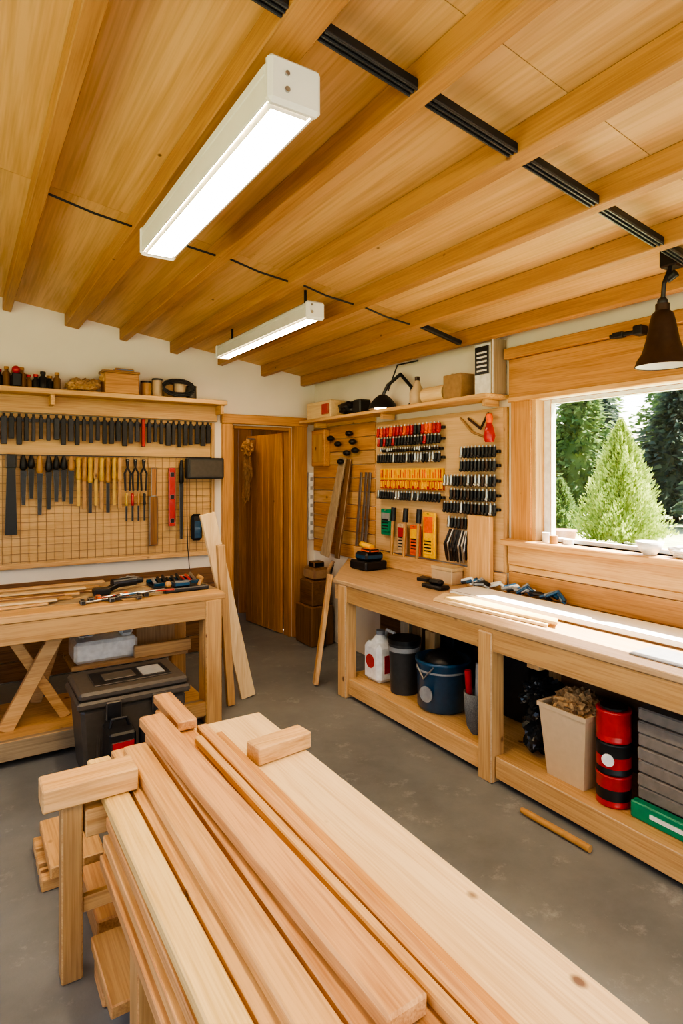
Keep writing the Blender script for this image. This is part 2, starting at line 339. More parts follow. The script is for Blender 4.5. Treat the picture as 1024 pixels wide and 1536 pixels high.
# left shelf + pegboard
b=B('tool_pegboard')
b.box(-1.2,1.965,YB-.03,YB-.001,.92,2.125,PEG,.003)
b.box(1.97,2.0,YB-.045,YB-.001,.90,2.12,PINE['Z'],.003)
b.box(-1.2,2.0,YB-.045,YB-.031,.895,.93,PINE['X'],.003)
x=-1.15
while x<1.96: b.box(x,x+.0035,YB-.037,YB-.033,.94,1.80,GRID,0); x+=.062
z=.95
while z<1.80: b.box(-1.2,1.965,YB-.040,YB-.037,z,z+.0035,GRID,0); z+=.062
b.box(-1.2,1.965,YB-.06,YB-.031,2.055,2.085,DGR,.003); b.box(-1.2,1.965,YB-.05,YB-.031,1.79,1.80,DGR,.001)
b.done()
b=B('tool_shelf')
b.box(-1.2,2.05,YB-.24,YB-.001,2.27,2.31,PINE['X'],.005); b.box(-1.2,2.02,YB-.065,YB-.032,2.13,2.27,PINE['X'],.004)
for x in (-.6,.6,2.0): b.prism([(x,YB-.2),(x+.03,YB-.2),(x+.03,YB-.066),(x,YB-.066)],2.19,2.27,PINE['Y'],.002)
b.done()
b=B('file_rack'); x=-.9
while x<1.93:
    if not(1.28<x<1.34):
        w=.026+R.random()*.018; l=.17+R.random()*.05
        b.box(x,x+w,YB-.085,YB-.062,2.095-l,2.095,DGR if R.random()<.6 else BLK,.003)
        b.cyl((x+w/2,YB-.072,2.095),(x+w/2,YB-.072,2.118),.010,BLK,n=8)
    else: b.box(x,x+.03,YB-.09,YB-.062,1.88,2.12,RED,.004)
    x+=.053
b.done()
def hang(name,x,ztop,zbot,w,mat,kind,mat2=DGR):
    b=B(name); y=YB-.08
    b.cyl((x,YB-.045,ztop-.01),(x,y-.01,ztop-.01),.004,STL,n=6)
    if kind=='chisel':
        zm=ztop-(ztop-zbot)*.45
        b.lathe((x,y,zm),[(w*.5,0),(w*.75,.02),(w*.55,(ztop-zm)*.5),(w*.7,ztop-zm-.01),(w*.3,ztop-zm)],mat,n=10)
        b.beam((x,y,zbot),(x,y,zm),w*.9,.006,mat2,up=(0,1,0),bev=.001)
    elif kind=='file':
        zm=ztop-(ztop-zbot)*.3
        b.beam((x,y,zbot),(x,y,zm),w*.6,.008,mat2,up=(0,1,0),bev=.002,w1=w)
        b.lathe((x,y,zm),[(w*.3,0),(w*.6,.02),(w*.5,(ztop-zm)*.6),(w*.25,ztop-zm)],mat,n=10)
    elif kind=='saw':
        b.beam((x,y,zbot),(x,y,ztop-.1),w,.004,mat2,up=(0,1,0),bev=.001,w1=w*.7)
        b.box(x-w*.45,x+w*.45,y-.012,y+.012,ztop-.11,ztop,mat,.008)
    elif kind=='plier':
        for s in(-1,1):
            b.tube([(x+s*w*.15,y,ztop),(x,y,ztop-.07),(x+s*w*.5,y,ztop-.12),(x+s*w*.35,y,zbot)],.008,mat,6)
        b.tube([(x-w*.1,y,ztop),(x,y,ztop-.06)],.011,DGR,6)
    elif kind=='paddle':
        b.box(x-w/2,x+w/2,y-.01,y+.01,zbot,ztop-.25,mat,.006); b.box(x-w*.32,x+w*.32,y-.01,y+.01,ztop-.25,ztop,mat,.006)
    elif kind=='level':
        b.box(x-w/2,x+w/2,y-.012,y+.012,zbot,ztop,mat,.003)
        for z in (zbot+.05,(zbot+ztop)/2,ztop-.06): b.box(x-w*.3,x+w*.3,y-.014,y+.014,z-.02,z+.02,mat2,.002)
    b.done()
hang('hand_saw',.335,1.80,1.17,.085,BLK,'saw',BLK)
for i,(x,zb) in enumerate([(.42,1.40),(.475,1.45),(.535,1.32),(.60,1.36),(.655,1.42),(.71,1.42),(.765,1.40)]):
    hang('wood_file',x,1.79,zb,.045,(BLK,BLK,OAK,DGR)[i%4],'file',(DGR,BLK)[i%2])
for i,x in enumerate([.82,.865,.91,.955,1.0,1.05,1.10,1.145]):
    hang('wood_chisel',x,1.78,1.38-.03*(i%3),.030,(TOOLY,OAK,TOOLY,BEN['Z'])[i%4],'chisel',(TOOLY,OAK,DGR)[i%3])
for i,x in enumerate((1.21,1.275,1.345)): hang('pliers',x,1.77,1.50,.05,(DGR,BLK,BLK)[i],'plier')
for i,x in enumerate((1.20,1.25,1.30,1.35)): hang('screwdriver',x,1.48,1.24,.018,(TOOLY,RED,OAK,BLK)[i],'chisel',DGR)
hang('wooden_paddle',1.43,1.70,1.02,.075,DOORW['Z'],'paddle')
hang('spirit_level',1.59,1.70,1.18,.06,RED,'level',BLK)
hang('crowbar',1.675,1.77,1.06,.04,BLK,'file')
b=B('speaker_box'); b.box(1.71,2.05,YB-.16,YB-.062,1.60,1.79,BKT,.012); b.box(1.73,2.03,YB-.163,YB-.16,1.62,1.77,GRY,.001)
b.tube([(1.72,YB-.1,1.62),(1.72,YB-.1,1.3),(1.72,YB-.12,1.0),(1.73,YB-.14,.80)],.004,BLK,6); b.done()
b=B('tape_holster'); b.box(1.77,1.87,YB-.09,YB-.042,1.04,1.28,BLK,.02); b.box(1.79,1.85,YB-.096,YB-.09,1.06,1.22,BLU,.002); b.done()
b=B('bottle_row'); x=-.9
while x<.68:
    c=R.choice([BLK,DGR,BLK,BRN['Z'],BRN['Z']]); r=.026+R.random()*.008; h=.05+R.random()*.06; y=YB-.17+R.random()*.05
    b.lathe((x,y,2.31),[(r,0),(r,h),(r*.5,h+.015),(r*.5,h+.03)],c,n=10); b.cyl((x,y,2.31+h+.03),(x,y,2.31+h+.05),r*.6,R.choice([RED,OAK,BLK,OAK]),n=10)
    x+=.05
b.box(.33,.40,YB-.22,YB-.20,2.31,2.42,BLK,.01); b.ball((.36,YB-.21,2.44),.03,RED)
b.done()
b=B('wood_scrap_pile')
for i in range(6): b.crumple((.77+i*.032,YB-.13,2.36+.02*(i%2)),(.06,.07,.045),BEN['X'] if i%2==0 else CARD,i,.3,3)
b.done()
b=B('wooden_toolbox'); b.box(1.0,1.27,YB-.22,YB-.05,2.311,2.48,TRIM['X'],.006); b.crumple((1.04,YB-.14,2.45),(.07,.07,.06),BEN['X'],4,.3,3); b.box(1.08,1.24,YB-.20,YB-.08,2.50,2.525,BLU2,.01); b.box(.98,1.28,YB-.225,YB-.045,2.481,2.50,BRN['X'],.003); b.done()
for x,r,h,m in [(1.36,.045,.12,OAK),(1.455,.045,.15,BEI),(1.55,.045,.12,CARD),(1.65,.05,.16,BEI),(1.76,.045,.11,GRY)]:
    b=B('storage_jar'); b.lathe((x,YB-.10,2.31),[(r*.9,0),(r,.01),(r,h),(r*.9,h+.01)],m,n=20); b.cyl((x,YB-.10,2.31+h),(x,YB-.10,2.325+h),r*1.02,DGR,n=20); b.done()
b=B('hose_coil')
for k in range(3):
    pts=[(1.62+.14*math.cos(a*.5),YB-.19+.005*k,2.385+.03*k*.5+.06*math.sin(a*.5)) for a in range(13)]
    b.tube(pts,.007,BLK,6)
b.done()
# left workbench
b=B('workbench'); F=3.795; Rr=1.50
for i in range(5):
    y=F+i*.17; b.box(-1.3,Rr,y,y+.167,.815,.855,GRYW['X'] if i else BEN['X'],.004)
b.box(-1.28,Rr-.02,F+.01,F+.05,.69,.814,BEN['X'],.004)
b.box(Rr-.06,Rr-.02,F+.05,F+.83,.69,.814,BEN['Y'],.004)
for x in (-1.2,.05,1.36):
    for y in (F+.02,F+.72):
        if x==.05 and y<F+.1: continue
        b.box(x,x+.11,y+.03,y+.12,0,.815 if y>F+.1 else .69,BEN['Z'],.006)
b.box(1.36,1.47,F-.005,F+.05,0,.815,BEN['Z'],.006)
b.box(.98,1.36,F+.30,F+.34,.42,.50,BEN['X'],.004)
b.box(-1.2,1.40,F+.08,F+.74,.10,.13,BEN['X'],.003); b.box(-1.2,1.36,F+.03,F+.07,.04,.15,GRYW['X'],.004)
b.box(1.10,1.36,F+.0,F+.04,.06,.15,BEN['X'],.004)
b.beam((.22,F+.25,.13),(.52,F+.25,.70),.085,.04,PINE['X'],up=(0,1,0)); b.beam((.42,F+.66,.13),(.60,F+.66,.70),.07,.04,PINE['X'],up=(0,1,0))
b.beam((.56,F+.31,.13),(.24,F+.31,.70),.06,.035,BEN['X'],up=(0,1,0))
b.box(.60,1.36,F+.36,F+.74,.38,.41,BEN['X'],.003)
b.box(1.06,1.34,F+.60,F+.63,.41,.78,PINE['Z'],.003)
b.done()
b=B('sewing_machine')
b.box(.62,1.02,F+.38,F+.64,.411,.55,WHT,.02); b.box(.64,1.00,F+.42,F+.56,.62,.71,LGR,.03); b.box(.91,1.0,F+.42,F+.56,.55,.65,LGR,.02)
b.box(.65,.75,F+.43,F+.55,.57,.64,BLU,.01); b.cyl((.69,F+.49,.54),(.69,F+.49,.58),.008,STL); b.cyl((1.0,F+.49,.66),(1.03,F+.49,.66),.035,WHT); b.done()
b=B('wood_strips')
for i in range(9):
    z=.857+.016*(i%3); b.box(-.6+i*.06,.45+i*.05,F+.16+i*.055,F+.205+i*.055,z,z+.014,(PINE,PALE,BRN,BEN)[i%4]['X'],.002,rot=(0,0,R.uniform(-.08,.08)))
b.done()
b=B('hand_plane'); b.box(1.14,1.44,F+.16,F+.23,.857,.885,DGR,.006); b.box(1.20,1.32,F+.17,F+.22,.885,.93,BLU,.012); b.ball((1.17,F+.195,.91),.022,OAK); b.tube([(1.38,F+.195,.885),(1.40,F+.195,.93),(1.37,F+.195,.95)],.014,OAK); b.done()
b=B('tool_tray'); b.box(1.12,1.46,F+.36,F+.56,.857,.87,DGR,.003); b.box(1.12,1.46,F+.36,F+.37,.87,.895,BLU,.003); b.box(1.12,1.46,F+.55,F+.56,.87,.895,BLU,.003)
for i in range(9): b.cyl((1.14+i*.035,F+.38,.885),(1.16+i*.034,F+.54,.893+.01*(i%3)),.011,R.choice([RED,STL,BLK,LGR,BLK,BLU2]),n=8)
b.done()
b=B('cordless_drill'); b.cyl((.86,F+.42,.91),(1.02,F+.46,.91),.03,DGR); b.cyl((1.02,F+.46,.91),(1.07,F+.472,.91),.018,BLK); b.beam((.90,F+.43,.90),(.80,F+.36,.875),.04,.03,BLK); b.box(.73,.83,F+.31,F+.40,.857,.90,BLK,.008); b.done()
b=B('clamp_set')
for i in range(8):
    x=.62+i*.055; y=F+.10+.05*(i%3); z=.866+.012*(i//3); b.beam((x,y,z),(x+.18,y+.05*((-1)**i),z+.002),.018,.012,(STL,DGR,RED,BLK,BLU2)[i%5]); b.box(x-.01,x+.02,y-.03,y+.03,.857,.885,(BLK,DGR,ORG)[i%3],.004)
b.done()
b=B('cleaning_rag'); b.crumple((1.03,F+.66,.885),(.08,.06,.027),LGR,4,.35,3); b.done()
b=B('leaning_board'); b.beam((1.79,4.10,.006),(1.50,4.16,1.36),.11,.035,PALE['Z'],up=(0,1,0)); b.done()
b=B('leaning_board'); b.beam((1.625,4.02,.006),(1.535,3.99,1.15),.055,.04,BEN['Z'],up=(0,1,0)); b.done()
# storage tote
b=B('tool_storage_box')
x0,x1,y0,y1=.53,1.09,3.36,3.74
def taper(b,x0,x1,y0,y1,z0,z1,t,mat,bev=.01): b.hexa([(x0+t,y0+t,z0),(x1-t,y0+t,z0),(x1-t,y1-t,z0),(x0+t,y1-t,z0),(x0,y0,z1),(x1,y0,z1),(x1,y1,z1),(x0,y1,z1)],mat,bev)
taper(b,x0,x1,y0,y1,0,.41,.03,GRY,.02); b.box(x0-.02,x1+.02,y0-.02,y1+.02,.41,.455,GRY,.012); taper(b,x0-.01,x1+.01,y0-.01,y1+.01,.455,.50,-.0,GRY,.014)
b.box(x0+.08,x1-.06,y0+.07,y1-.08,.501,.507,DGR,.003); b.box(x0+.14,x1-.25,y0+.12,y1-.14,.507,.513,GRY,.003); b.box(x1-.22,x1-.09,y0+.10,y1-.12,.507,.512,LGR,.003)
for x in (x0+.12,x1-.2): b.box(x,x+.08,y0-.03,y0-.005,.34,.44,DGR,.006)
for x in (x0+.08,x0+.26,x1-.1): b.box(x,x+.02,y0-.01+.02,y0+.05,.05,.34,GRY,.004)
b.box(x1+.005,x1+.025,y0+.1,y0+.28,.30,.36,DGR,.006)
b.done()
b=B('spray_can'); b.cyl((.80,3.12,0),(.80,3.12,.28),.033,YLW); b.cyl((.80,3.12,.281),(.80,3.12,.36),.034,BLK); b.lathe((.80,3.12,.36),[(.033,0),(.02,.02),(.018,.05)],DGR); b.done()
b=B('red_toolbox'); b.box(.62,.75,3.10,3.28,0,.36,BLK,.01); b.box(.63,.74,3.092,3.10,.18,.32,RED,.003); b.box(.65,.72,3.088,3.092,.24,.28,LGR,.001); b.tube([(.64,3.19,.36),(.65,3.19,.40),(.72,3.19,.40),(.735,3.19,.36)],.008,DGR); b.done()
# lumber stack on sawhorses
def horse(name,y,xa,xb,top,post):
    b=B(name); b.box(xa+.10,xb,y-.045,y+.045,top-.09,top,PINE['X'],.005)
    b.box(xa+.03,xa+.095,y-.035,y+.035,0,post,BEN['Z'],.005); b.box(xb-.11,xb-.04,y-.035,y+.035,0,top-.091,BEN['Z'],.005)
    b.box(xa+.096,xb-.111,y-.015,y+.015,.20,.25,BEN['X'],.004); b.done()
horse('sawhorse',2.14,.245,1.10,.55,.589); horse('sawhorse',.50,.30,1.10,.55,.549)
def board(name,x0,x1,z0,z1,y0,y1,mat,rz=0,b4=.004):
    b=B(name); b.box(x0,x1,y0,y1,z0,z1,mat,b4,rot=(0,0,rz)); b.done()
board('plywood_sheet',.685,1.125,.551,.589,.30,2.45,PALE['Y'])
board('lumber_board',.400,.480,.551,.589,.20,2.38,YEL['Y'],.003,.005)
board('lumber_board',.490,.566,.551,.585,.25,2.42,PINE['Y'])
board('lumber_board',.576,.672,.551,.589,.25,2.30,FIR['Y'])
board('lumber_board',.520,.602,.590,.628,.22,2.33,PINE['Y'],.004)
board('lumber_board',.612,.70,.590,.628,.30,2.40,FIR['Y'])
board('lumber_board',.712,.795,.590,.628,.25,2.62,FIR['Y'])
board('lumber_board',.806,.850,.590,.632,.26,2.36,PINE['Y'])
board('lumber_board',.860,.893,.590,.612,.24,2.30,TRIM['Y'])
board('lumber_board',.625,.720,.633,.676,.86,2.46,FIR['Y'],.026,.006)
board('lumber_board',.750,.778,.633,.662,.74,2.20,PINE['Y'],.008)
board('lumber_board',.790,.826,.633,.656,.66,2.24,FIR['Y'],.006)
board('lumber_board',.72,.80,.634,.672,2.33,2.68,FIR['Y'])
b=B('crosspiece'); b.box(.215,.505,2.06,2.175,.591,.665,PINE['X'],.005); b.done()
b=B('crosspiece'); b.box(.905,1.14,2.00,2.09,.591,.655,PINE['X'],.005,rot=(0,0,.12)); b.done()
b=B('lumber_stack')
for i,(x0,z) in enumerate([(.395,.549),(.380,.509),(.365,.469),(.385,.429)]):
    b.box(x0,x0+.10,.62+.03*i,2.03-.03*i,z-.037,z-.001,(FIR,PINE,FIR,BEN)[i]['Y'],.003); b.box(x0+.11,x0+.21,.62+.03*i,2.02-.04*i,z-.037,z-.001,(PINE,FIR,BEN,FIR)[i]['Y'],.003)
for y in (.85,1.6): b.box(.39,.59,y,y+.09,0.0,.39,BEN['Z'],.004)
b.done()
b=B('timber_block'); b.box(.37,.50,1.95,2.09,.0,.10,FIR['Y'],.006); b.box(.40,.53,2.20,2.55,.0,.10,FIR['Y'],.006); b.box(.36,.48,1.78,2.09,.101,.14,BEN['Y'],.004); b.box(.62,.76,1.3,2.0,0,.09,FIR['Y'],.005); b.done()
b=B('timber_offcuts')
for i in range(3): b.box(.27,.52,2.62+i*.12,2.71+i*.12,0,.05,PINE['X'],.004)
for i in range(2): b.box(.30+i*.12,.38+i*.12,2.60,2.98,.052,.10,BEN['Y'],.004)
b.done()
# right workbench
b=B('workbench'); XF=2.38
b.prism([(XF,.4),(XR-.03,.4),(XR-.03,4.72),(XF,3.86)],.825,.855,BTOP['Y'],.004)
b.box(XF+.01,XF+.05,.42,3.80,.70,.824,BEN['Y'],.004)
b.beam((XF+.04,3.86,.762),(XR-.06,4.66,.762),.04,.124,BEN['X'])
for y in (3.69,2.26,.8):
    b.box(XF-.004,XF+.095,y,y+.10,0,.80 if y<3 else .824,PINE['Z'],.006)
    b.box(XR-.14,XR-.04,y,y+.10,0,.824,BEN['Z'],.006)
b.box(XF+.04,XR-.04,.5,3.80,.11,.14,PINE['Y'],.004)
b.box(XF+.02,XF+.06,.5,2.255,.03,.145,PINE['Y'],.004); b.box(XF+.02,XF+.06,2.365,3.685,.03,.145,PINE['Y'],.004)
b.box(XF+.06,XF+.14,2.00,2.08,.66,.82,PINE['Z'],.004)
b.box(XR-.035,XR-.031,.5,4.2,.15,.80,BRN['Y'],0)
b.done()
b=B('workbench_backboard')
b.box(XR-.05,XR-.026,2.78,4.6,.856,.98,PINE['Y'],.004); b.done()
b=B('leaning_board'); b.beam((2.34,4.06,.005),(2.50,4.10,.84),.09,.035,PINE['Z'],up=(1,-.4,0)); b.done()
b=B('tool_panel')
b.box(XR-.024,XR-.001,2.815,4.285,.985,2.095,PANEL,.003); b.box(XR-.03,XR-.001,2.785,2.81,.985,2.095,PINE['Z'],.003)
b.done()
b=B('tool_shelf'); b.box(XR-.22,XR-.001,2.785,5.33,2.145,2.175,PINE['Y'],.005)
for y in (2.85,4.0,5.1): b.box(XR-.16,XR-.026,y,y+.03,2.10,2.144,PINE['X'],.003)
b.done()
def toolrow(name,y0,y1,z,step,h,mats,rod=True):
    b=B(name); xw=XR-.026
    b.box(xw-.03,xw,y0,y1,z-.012,z+.008,DGR,.003)
    y=y0+step/2
    while y<y1:
        m=R.choice(mats); r=step*.38
        b.cyl((xw-.05,y,z-h/2+R.uniform(0,.01)),(xw-.05,y,z+h/2),r,m,n=10); b.cyl((xw-.05,y,z+h/2),(xw-.05,y,z+h/2+.012),r*.55,STL,n=8)
        if rod: b.ball((xw-.055,y,z-h/2),r*1.05,m,n=8)
        y+=step
    b.done()
toolrow('screwdriver_rack',3.38,4.19,2.00,.045,.06,[RED,ORG,RED,ORG,BLK]); toolrow('socket_rack',3.38,4.19,1.915,.04,.05,[BLK,DGR,RED,BLK])
toolrow('socket_rack',3.38,4.17,1.775,.035,.055,[DGR,BLK,STL,BLK]); toolrow('drill_bit_rack',3.40,4.15,1.84,.03,.02,[STL,DGR,BRONZE],False)
toolrow('socket_rack',3.38,4.19,1.47,.035,.05,[DGR,BLK,BLK,STL])
for y0,y1,z in [(2.83,3.17,1.80),(2.83,3.17,1.705),(2.83,3.36,1.60),(2.83,3.28,1.50),(2.83,3.36,1.405),(3.10,3.30,1.295)]:
    toolrow('socket_rack',y0,y1,z,.035,.06,[DGR,BLK,DGR,BLK,BRONZE,STL])
b=B('bit_package_row')
y=3.39; i=0
while y<4.17:
    b.box(XR-.05,XR-.026,y,y+.058,1.60,1.69,YLW,.003); b.box(XR-.053,XR-.05,y+.01,y+.024,1.612,1.68,(RED,ORG)[i%2],.001); b.box(XR-.053,XR-.05,y+.034,y+.048,1.612,1.68-.02*(i%3),ORG,.001)
    b.box(XR-.05,XR-.026,y,y+.058,1.52,1.597,RED,.003); b.box(XR-.053,XR-.05,y+.008,y+.022,1.53,1.585,YLW,.001); b.box(XR-.053,XR-.05,y+.034,y+.05,1.53+.01*(i%3),1.585,YLW,.001)
    y+=.061; i+=1
b.done()
def pack(name,y0,y1,z0,z1,m,m2):
    b=B(name); b.box(XR-.075,XR-.052,y0,y1,z0,z1,m,.006); b.box(XR-.08,XR-.075,y0+.015,y1-.015,z0+(z1-z0)*.55,z1-.03,m2,.002)
    b.box(XR-.085,XR-.075,y0+.02,y1-.02,z0+.03,z0+(z1-z0)*.45,m,.003)
    for k in range(4): b.box(XR-.087,XR-.085,y0+.03,y1-.03,z0+.05+k*.025,z0+.06+k*.025,BLK,0)
    b.cyl((XR-.026,(y0+y1)/2,z1-.01),(XR-.09,(y0+y1)/2,z1-.01),.004,STL,n=6); b.done()
pack('blade_package',3.45,3.59,1.0,1.35,YLW,ORG); pack('blade_package',3.63,3.75,1.0,1.24,ORG,YLW); pack('blade_package',3.80,3.91,1.0,1.24,BEI,RED); pack('blade_package',3.99,4.14,1.13,1.35,GRN,LGR)
for i,y in enumerate((3.61,3.775,3.935)):
    b=B('wood_mallet'); b.cyl((XR-.115,y,.985),(XR-.10,y,1.26),.013,OAK); b.cyl((XR-.10,y,1.26),(XR-.09,y,1.37),.022,BLK); b.done()
b=B('wire_bundle')
for i in range(18): b.tube([(XR-.06,3.11+i*.011,1.24),(XR-.09-.01*(i%3),3.10+i*.012,1.12+R.uniform(-.03,.03)),(XR-.07,3.12+i*.012,1.02+R.uniform(-.02,.03))],.008,R.choice([STL,DGR,BRONZE,BLK,DGR]),6)
b.done()
b=B('upright_plank'); b.box(XR-.10,XR-.06,2.87,3.08,.857,1.36,PINE['Z'],.004); b.done()
b=B('small_box'); b.box(XR-.17,XR-.06,3.16,3.38,.857,.95,BEI,.005); b.box(XR-.173,XR-.057,3.157,3.383,.951,.975,PALE['Y'],.003); b.done()
b=B('string_trimmer'); b.lathe((XR-.10,2.87,1.86),[(.03,0),(.04,.04),(.028,.10),(.012,.14)],RED,n=14); b.lathe((XR-.10,2.87,1.99),[(.02,0),(.025,.03),(.018,.06)],ORG,n=14); b.tube([(XR-.10,2.87,2.0),(XR-.06,2.92,2.06),(XR-.05,3.0,1.96),(XR-.05,3.12,2.04)],.009,BRONZE,6); b.tube([(XR-.05,3.2,2.05),(XR-.05,3.08,1.94),(XR-.05,2.96,1.90)],.008,CARD,6); b.cyl((XR-.026,2.92,2.06),(XR-.07,2.92,2.06),.005,STL); b.done()
b=B('leaning_trim_boards')
b.beam((XR-.16,4.92,.862),(XR-.03,4.80,1.80),.15,.02,GRYW['Z'],up=(1,0,0),w1=.10); b.beam((XR-.16,4.70,.862),(XR-.04,4.68,1.78),.07,.02,BRN['Z'],up=(1,0,0)); b.done()
b=B('saw_blades')
for y in (4.36,4.42,4.50): b.beam((XR-.05,y+.05,.99),(XR-.03,y,1.66),.035,.004,STL,up=(1,0,0),bev=.001)
b.done()
b=B('sanding_pads')
for y,z in [(4.98,1.99),(4.85,1.93),(4.66,2.02),(4.60,1.94),(4.70,1.84),(4.56,1.86),(4.80,1.76)]:
    b.ball((XR-.06,y,z),.045,BLK,sx=.7,sz=.6); b.cyl((XR-.022,y,z),(XR-.05,y,z),.01,DGR)
b.done()
b=B('wooden_wall_box'); b.box(XR-.09,XR-.021,5.05,5.3,1.72,2.08,TRIM['Y'],.006); b.box(XR-.095,XR-.09,5.08,5.27,1.76,2.04,PINE['Z'],.003); b.done()
Z=2.176
b=B('wooden_crate'); b.box(XR-.20,XR-.04,4.75,5.2,Z,Z+.16,PALE['Y'],.006); b.box(XR-.21,XR-.20,4.78,4.9,Z+.03,Z+.13,RED,.002); b.done()
b=B('power_tool'); b.crumple((XR-.12,4.58,Z+.07),(.07,.13,.065),BLK,2,.25,3); b.box(XR-.18,XR-.06,4.30,4.42,Z,Z+.12,BLK,.01); b.done()
b=B('clamp_lamp')
b.lathe((XR-.14,4.02,Z+.005),[(.12,.0),(.11,.04),(.07,.09),(.03,.12)],BLK,n=24,cap=False); b.lathe((XR-.14,4.02,Z+.012),[(.07,0),(.07,.01)],BULB,n=20)
b.tube([(XR-.14,4.02,Z+.12),(XR-.12,3.98,Z+.20),(XR-.08,3.86,Z+.28),(XR-.06,3.74,Z+.16),(XR-.06,3.72,Z+.03)],.014,BLK); b.tube([(XR-.10,4.0,Z+.16),(XR-.08,3.9,Z+.36),(XR-.03,3.7,Z+.37)],.006,BLK); b.cyl((XR-.06,3.72,Z),(XR-.06,3.72,Z+.03),.04,BLK); b.done()
b=B('glue_bottle'); b.lathe((XR-.12,3.60,Z),[(.05,0),(.06,.02),(.06,.10),(.03,.15),(.02,.19)],BEI); b.cyl((XR-.12,3.60,Z+.19),(XR-.12,3.60,Z+.22),.02,BRONZE); b.done()
b=B('wood_roll'); b.cyl((XR-.12,3.26,Z+.06),(XR-.12,3.50,Z+.06),.06,PALE['Y']); b.done()
b=B('cardboard_box'); b.box(XR-.19,XR-.04,3.05,3.23,Z,Z+.17,CARD,.005); b.box(XR-.19,XR-.04,3.13,3.15,Z+.171,Z+.173,BEI,.001); b.done()
b=B('labelled_carton'); b.box(XR-.13,XR-.02,2.83,2.98,Z,Z+.35,WHT,.005); b.box(XR-.135,XR-.13,2.84,2.97,Z+.14,Z+.33,BLK,.001)
for i in range(5): b.box(XR-.138,XR-.135,2.86,2.95,Z+.16+i*.03,Z+.172+i*.03,WHT,0)
b.box(XR-.14,XR-.01,2.80,2.82,Z,Z+.37,GRYW['Z'],.003); b.done()
# bench-top items right
b=B('white_panel_sheet'); b.box(2.72,2.96,1.15,2.93,.857,.862,BRN['Y'],.001,rot=(0,0,.03)); b.box(2.72,2.96,1.15,2.93,.8625,.890,PANELW,.002,rot=(0,0,.03)); b.done()
b=B('plywood_offcut'); b.prism([(2.48,2.84),(2.67,2.95),(2.66,2.10),(2.55,2.04)],.857,.872,PALE['Y'],.001); b.prism([(2.52,2.78),(2.65,2.86),(2.65,2.05),(2.58,2.0)],.873,.888,YEL['Y'],.001); b.done()
b=B('paper_sheet'); b.box(2.48,2.67,1.2,1.55,.857,.863,LGR,.001); b.done()
b=B('rope_bundle')
for i in range(30):
    y=2.25+R.random()*.75; x=2.99+R.random()*.025
    if y>2.75: x-=.05
    b.tube([(x,y,.880+R.random()*.04),(x+.015,y+.06,.905+R.random()*.04),(x-.015,y+.12,.89+R.random()*.02)],.011,R.choice([BLU2,WHT,BLK,BLK,LGR,LGR,BLU,WHT,RED]),6)
b.done()
b=B('palm_sander'); b.box(2.72,2.82,3.05,3.25,.857,.885,BLK,.01); b.box(2.74,2.80,3.08,3.20,.885,.92,DGR,.015); b.done()
b=B('scraper'); b.prism([(2.85,3.45),(2.95,3.5),(2.93,3.36),(2.87,3.36)],.857,.88,BLK,.003); b.done()
b=B('drill_case'); b.box(2.76,2.98,3.98,4.22,.857,.93,BLK,.012); b.box(2.78,2.96,4.0,4.18,.93,1.0,BLU,.02); b.box(2.80,2.90,3.98,4.12,1.0,1.03,ORG,.01); b.cyl((2.87,4.05,1.035),(2.87,4.2,1.05),.025,YLW); b.done()
b=B('sill_bowl'); b.lathe((XR-.03,1.80,1.221),[(.03,0),(.055,.03),(.07,.07),(.065,.07),(.04,.03)],WHT,n=24); b.crumple((XR-.02,1.62,1.25),(.05,.09,.035),WHT,3,.4,3); b.done()
b=B('sill_cup'); b.lathe((XR-.01,2.48,1.221),[(.02,0),(.026,.06)],WHT,n=16); b.cyl((XR-.04,2.40,1.221),(XR-.04,2.40,1.27),.025,OAK); b.cyl((XR+.01,2.33,1.221),(XR+.01,2.33,1.25),.03,WHT); b.done()
S=.141
b=B('plastic_jug'); b.box(2.51,2.72,3.46,3.66,S,S+.28,WHT,.03); b.lathe((2.60,3.56,S+.28),[(.07,0),(.045,.03),(.03,.05)],WHT); b.cyl((2.60,3.56,S+.33),(2.60,3.56,S+.36),.032,LGR)
b.tube([(2.66,3.5,S+.28),(2.68,3.5,S+.34),(2.69,3.6,S+.34),(2.69,3.62,S+.28)],.012,WHT); b.lathe((2.509,3.56,S+.15),[(.05,0),(.05,.004)],RED,d=(-1,0,0)); b.box(2.56,2.65,3.457,3.46,S+.07,S+.2,RED,.001); b.done()
b=B('black_bucket'); b.lathe((2.60,3.28,S),[(.095,0),(.105,.28),(.11,.30),(.11,.34)],BKT,n=28); b.cyl((2.60,3.28,S+.34),(2.60,3.28,S+.37),.115,BLK,n=28); b.lathe((2.60,3.28,S+.29),[(.113,0),(.113,.03)],LGR,n=28); b.done()
b=B('blue_pot'); b.lathe((2.64,2.93,S),[(.14,0),(.165,.02),(.17,.29),(.18,.30),(.18,.32),(.165,.32),(.15,.1)],BLU,n=32); b.lathe((2.64,2.93,S+.25),[(.172,0),(.172,.012)],LGR,n=32); b.tube([(2.48,2.84,S+.30),(2.45,2.9,S+.22),(2.48,3.0,S+.28)],.005,STL,6)
b.lathe((2.474,2.90,S+.12),[(.05,0),(.05,.006)],LGR,d=(-1,-.2,0)); b.ball((2.64,2.93,S+.28),.13,BLK,sz=.7); b.done()
b=B('felt_basket'); b.lathe((2.53,2.52,S+.001),[(.03,0),(.055,.04),(.07,.14),(.075,.24),(.068,.24),(.05,.1)],FELT,n=20); b.cyl((2.54,2.52,S+.1),(2.56,2.53,S+.40),.02,LGR); b.cyl((2.51,2.55,S+.1),(2.50,2.56,S+.36),.02,RED); b.done()
